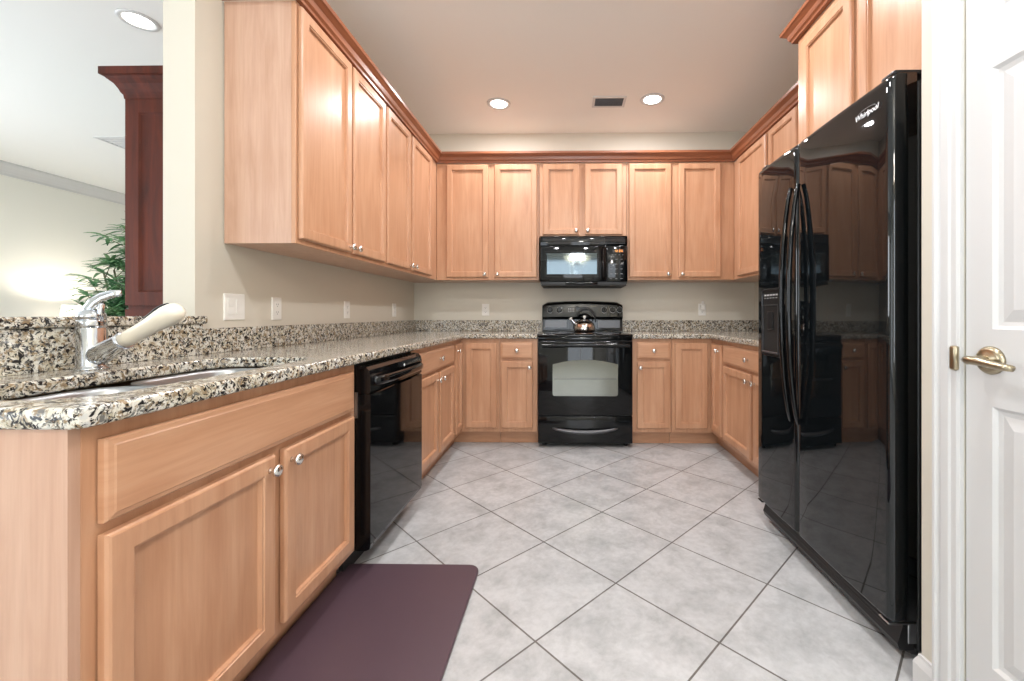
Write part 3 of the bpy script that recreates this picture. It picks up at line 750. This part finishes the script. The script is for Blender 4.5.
# ------------------------------------------------------------------ switches and outlets (face -y locally, back at y=0)
def plate_prof(): return [(0, 0), (0, .003), (.003, .006), (.006, .006)]
def switch_plate(loc, rz, label):
    t = thing('light_switch', label, 'light switch', loc, rz)
    pl = obj('wall_plate', rpanel(BM(), plate_prof(), -.058, .058, -.0585, .0585), M['white_plastic'], t)
    for sx in (-.023, .023):
        bm = BM(); loft(bm, [[(x, y, z) for y, z in [(-.0055, -.033), (-.0085, -.033), (-.0068, 0), (-.0105, .033), (-.0055, .033)]] for x in (sx - .0165, sx + .0165)])
        obj('rocker', bm, M['white_plastic'], t)
    return t
switch_plate((XL, 1.839, 1.107), PI / 2, 'white double rocker switch plate on the left wall nearest the bar')
def outlet(loc, rz, label):
    t = thing('outlet', label, 'outlet', loc, rz, 'outlets above the counters')
    obj('wall_plate', rpanel(BM(), plate_prof(), -.035, .035, -.0575, .0575), M['white_plastic'], t)
    for sz in (-.0195, .0195):
        bm = BM(); loft(bm, [[(x, y, z + sz) for x, z in rrect(-.017, .017, -.0145, .0145, .006, 3)] for y in (-.006, -.0075)])
        f = obj('receptacle', bm, M['white_plastic'], t)
        bm = BM()
        for sx in (-.0065, .0055): box(bm, sx, sx + .0018, -.0078, -.0074, sz - .002, sz + .007)
        cyl(bm, (0, -.0073, sz - .0075), (0, -1, 0), .0025, .0025, .0005, 10); obj('slots', bm, M['dark_slot'], f)
    return t
o1 = outlet((XL, 2.11, 1.103), PI / 2, 'white duplex outlet on the left wall next to the double switch')
for loc, rz, lb in (((XL, 2.795, 1.105), PI / 2, 'white duplex outlet on the left wall under the middle of the wall cabinets'),
                    ((XL, 3.573, 1.110), PI / 2, 'white duplex outlet on the left wall closest to the back corner'),
                    ((-.78, DB, 1.118), 0, 'white duplex outlet on the back wall left of the range'),
                    ((1.302, DB, 1.118), 0, 'white duplex outlet on the back wall right of the range')):
    c = copy_tree(o1); c.location = loc; c.rotation_euler = (0, 0, rz); c['label'] = lb
t = thing('plug_adapter', 'small white plug-in adapter in the outlet right of the range', 'plug', (1.302, DB - .0076, 1.137))
obj('housing', box(BM(), -.02, .02, -.035, 0, -.018, .03, .006, 3), M['white_plastic'], t, True)
obj('neck', box(BM(), -.008, .008, -.026, -.006, .03, .062, .004, 2), M['white_plastic'], t, True)

# ------------------------------------------------------------------ ceiling lights and vents
WARM = (.99, .98, 1.0)
def can(x, y, label, power):
    t = thing('ceiling_light', label, 'ceiling light', (x, y, CEIL), 0, 'recessed ceiling lights')
    obj('trim_ring', lathe(BM(), [(.068, 0), (.098, 0), (.096, -.006), (.084, -.010), (.070, -.006), (.068, 0)]), M['trim'], t, True)
    obj('lens', lathe(BM(), [(0, -.001), (.068, -.001), (.067, -.004), (0, -.005)]), M['lens'], t, True)
    l = area('lamp_glow', (0, 0, -.012), (0, 0, 0), .13, .13, power, WARM, 'DISK'); l.parent = t
    return t
PW = 12
can(-.558, 3.47, 'round recessed ceiling light over the kitchen, left of the vent', PW)
can(.699, 3.42, 'round recessed ceiling light over the kitchen, right of the vent', PW)
can(-.54, 2.15, 'round recessed ceiling light just above the top edge of the photo, on the left', PW)
can(.72, 2.15, 'round recessed ceiling light just above the top edge of the photo, on the right', PW)
can(-.54, .85, 'round recessed ceiling light over the camera position, on the left', PW)
can(.60, .85, 'round recessed ceiling light over the camera position, on the right', PW)
can(-2.54, 2.45, 'round recessed ceiling light in the living room at top left', 16)
can(-4.6, 2.45, 'round recessed ceiling light in the living room away from the cabinet', 16)
def vent(x, y, w, d, label, sm='grey_metal', bk_='dark_slot'):
    t = thing('ceiling_vent', label, 'vent', (x, y, CEIL))
    bm = BM(); f = .02
    box(bm, -w / 2, w / 2, -d / 2, -d / 2 + f, -.008, 0); box(bm, -w / 2, w / 2, d / 2 - f, d / 2, -.008, 0)
    box(bm, -w / 2, -w / 2 + f, -d / 2 + f, d / 2 - f, -.008, 0); box(bm, w / 2 - f, w / 2, -d / 2 + f, d / 2 - f, -.008, 0)
    obj('frame', bm, M['trim'], t)
    obj('backing', box(BM(), -w / 2 + f, w / 2 - f, -d / 2 + f, d / 2 - f, -.0012, -.0002), M[bk_], t)
    n = 6
    for k in range(n):
        y0 = -d / 2 + f + (d - 2 * f) * (k + .5) / n
        bm = BM(); loft(bm, [[(xx, y0 - .006, -.002), (xx, y0 + .002, -.008), (xx, y0 + .0035, -.0075), (xx, y0 - .0045, -.0015)] for xx in (-w / 2 + f, w / 2 - f)])
        obj('slat', bm, M[sm], t)
vent(.35, 3.45, .27, .17, 'small rectangular ceiling vent between the two kitchen lights')
vent(-4.4, 4.2, .50, .30, 'rectangular ceiling vent in the living room left of the dark cabinet', 'trim', 'mark')

# ------------------------------------------------------------------ dark armoire behind the partition
AX1 = -1.606; AY0 = 2.10; AX0 = -2.245; AZ = 2.19
t = thing('armoire', 'tall dark cherry cabinet with crown top beyond the bar', 'cabinet', (AX0, AY0, 0))
aw = AX1 - AX0; ad = 1.1
obj('body', box(BM(), .0, aw, .012, ad, .08, AZ, .004, 1), M['cherry'], t)
rp = [(0, 0), (0, .012), (.068, .012), (.074, .006), (.080, .004)]
bm = BM(); rpanel(bm, rp, 0, aw, 1.12, AZ - .02, .012); obj('side_panel', bm, M['cherry'], t)
bm = BM(); rpanel(bm, rp, 0, aw, .10, 1.10, .012); obj('side_panel', bm, M['cherry'], t)
prc = [(o_ * .63, z_) for o_, z_ in [(0, AZ - .02), (.004, AZ - .02), (.008, AZ + .0), (.02, AZ + .010), (.026, AZ + .022), (.045, AZ + .045), (.075, AZ + .062), (.085, AZ + .070), (.105, AZ + .074), (.105, AZ + .110), (0, AZ + .110)]]
bm = BM(); sweep(bm, [(aw, .0), (0, .0), (0, ad)], prc, 1)
obj('crown', bm, M['cherry'], t)
obj('plinth', box(BM(), -.012, aw, .0, ad, 0, .08, .003, 1), M['cherry'], t)
for k in (0, 1):
    bm = BM(); rpanel(bm, rp, .02 + k * .53, .53 + k * .53, .12, AZ - .04); xf(bm, Matrix.Rotation(-PI / 2, 4, 'Z') @ Matrix.Translation((-ad, 0, 0)))
    d_ = obj('door', bm, M['cherry'], t)
    kb = knob_bm(.50 + k * .06, 1.05); xf(kb, Matrix.Rotation(-PI / 2, 4, 'Z') @ Matrix.Translation((-ad, 0, 0))); obj('knob', kb, M['brass'], d_, True)

# ------------------------------------------------------------------ palm
t = thing('potted_palm', 'green potted palm beside the dark cabinet', 'plant', (-3.55, 3.40, 0))
obj('pot', lathe(BM(), [(0, 0), (.15, 0), (.17, .02), (.21, .30), (.225, .34), (.225, .37), (.20, .37), (.195, .33), (0, .33)]), M['terracotta'], t, True)
obj('soil', lathe(BM(), [(0, .331), (.194, .331), (.19, .345), (0, .35)]), M['soil'], t, True)
cb, lb = BM(), BM()
def leaflet(bm, p, d, L, w_):
    d = d.normalized(); s = d.cross(Vector((0, 0, 1))); s = s.normalized() if s.length > .01 else Vector((1, 0, 0))
    prev = None
    for i in range(5):
        q = i / 4; c = p + d * L * q + Vector((0, 0, -.42 * L * q * q)); ww = w_ * (math.sin(PI * min(.97, q * .9 + .08))) + .0006
        r = [bm.verts.new(c - s * ww), bm.verts.new(c + Vector((0, 0, -.25 * ww))), bm.verts.new(c + s * ww)]
        if prev:
            for k in (0, 1): bm.faces.new((prev[k], prev[k + 1], r[k + 1], r[k]))
        prev = r
for s_ in range(24):
    a = random.uniform(0, 2 * PI); r0 = random.uniform(.02, .12); lean = random.uniform(.03, .20); ht = random.uniform(.75, 1.72)
    base_ = Vector((r0 * math.cos(a), r0 * math.sin(a), .34)); pts = []
    for i in range(6):
        q = i / 5; pts.append(base_ + Vector((lean * q * q * math.cos(a), lean * q * q * math.sin(a), ht * .86 * q)))
    tube(cb, pts, [.011, .010, .009, .009, .008, .006], 8)
    for f_ in range(11):
        q = .38 + .62 * (f_ + 1) / 11; k = min(4, int(q * 5)); pp = pts[k].lerp(pts[k + 1], q * 5 - k)
        fa = f_ * 2.4 + a; el = random.uniform(.25, .9)
        fd = Vector((math.cos(fa) * math.cos(el), math.sin(fa) * math.cos(el), math.sin(el))); sl = random.uniform(.08, .16)
        tip = pp + fd * sl; tube(cb, [pp, pp + fd * sl * .5, tip], [.0035, .003, .0025], 5)
        sd = fd.cross(Vector((0, 0, 1))).normalized(); up_ = sd.cross(fd)
        for j in range(9):
            an = math.radians(-88 + 176 * j / 8)
            leaflet(lb, tip, fd * math.cos(an) + sd * math.sin(an) + up_ * .15, random.uniform(.12, .20), .013)
obj('canes', cb, M['cane'], t, True)
fo = obj('foliage', lb, M['leaf'], t)
sm = fo.modifiers.new('thickness', 'SOLIDIFY'); sm.thickness = .0008

# ------------------------------------------------------------------ table lamp on a side table
t = thing('table_lamp', 'lit white-shaded table lamp by the far living room wall', 'lamp', (-6.12, 5.24, .62))
obj('base', lathe(BM(), [(0, 0), (.08, 0), (.08, .012), (.03, .03), (.05, .09), (.055, .15), (.03, .22), (.012, .25), (.012, .30), (0, .30)]), M['cream_plastic'], t, True)
bm = BM(); n = 32
lathe(bm, [(.23, .27), (.195, .57), (.193, .57), (.228, .27), (.23, .27)], n=n); obj('lamp_shade', bm, M['shade'], t, True)
obj('bulb', lathe(BM(), [(0, .30), (.012, .30), (.03, .36), (.03, .39), (0, .42)]), M['lens'], t, True)
pl = bpy.data.lights.new('bulb_glow', 'POINT'); pl.energy = 20; pl.color = (1, .93, .82); pl.shadow_soft_size = .05
po = bpy.data.objects.new('bulb_glow', pl); COL.objects.link(po); po.parent = t; po.location = (0, 0, .47)
t = thing('side_table', 'low dark side table under the white-shaded lamp', 'table', (-6.12, 5.24, 0))
obj('tabletop', box(BM(), -.3, .3, -.3, .3, .59, .619, .005, 2), M['cherry'], t)
for sx in (-1, 1):
    for sy in (-1, 1): obj('leg', box(BM(), sx * .26 - .02, sx * .26 + .02, sy * .26 - .02, sy * .26 + .02, 0, .59, .003, 1), M['cherry'], t)

# ------------------------------------------------------------------ chandelier of the nook, mirrored in the microwave door
t = thing('chandelier', 'hanging chandelier of lit glass cups, mirrored in the microwave door', 'chandelier', (.22, -1.35, CEIL))
obj('canopy', lathe(BM(), [(0, 0), (.06, 0), (.055, -.02), (.02, -.035), (0, -.035)]), M['nickel'], t, True)
obj('rod', cyl(BM(), (0, 0, -.62), (0, 0, 1), .008, .008, .60, 12), M['nickel'], t, True)
obj('hub', lathe(BM(), [(0, -.62), (.02, -.62), (.035, -.66), (.02, -.71), (.01, -.74), (0, -.75)][::-1]), M['nickel'], t, True)
for k in range(5):
    a = 2 * PI * k / 5 + .3; c_, s_ = math.cos(a), math.sin(a)
    bm = BM(); tube(bm, [(.02 * c_, .02 * s_, -.68), (.10 * c_, .10 * s_, -.73), (.19 * c_, .19 * s_, -.72), (.22 * c_, .22 * s_, -.67)], .007, 8)
    ar = obj('arm', bm, M['nickel'], t, True)
    obj('glass_cup', lathe(BM(), [(0, -.665), (.03, -.66), (.05, -.62), (.06, -.56), (.058, -.56), (.045, -.62), (0, -.65)], (.22 * c_, .22 * s_, 0), n=18), M['bulb'], ar, True)
pl = bpy.data.lights.new('chandelier_glow', 'POINT'); pl.energy = 66; pl.color = (1, .96, .91); pl.shadow_soft_size = .12
po = bpy.data.objects.new('chandelier_glow', pl); COL.objects.link(po); po.parent = t; po.location = (0, 0, -.52)
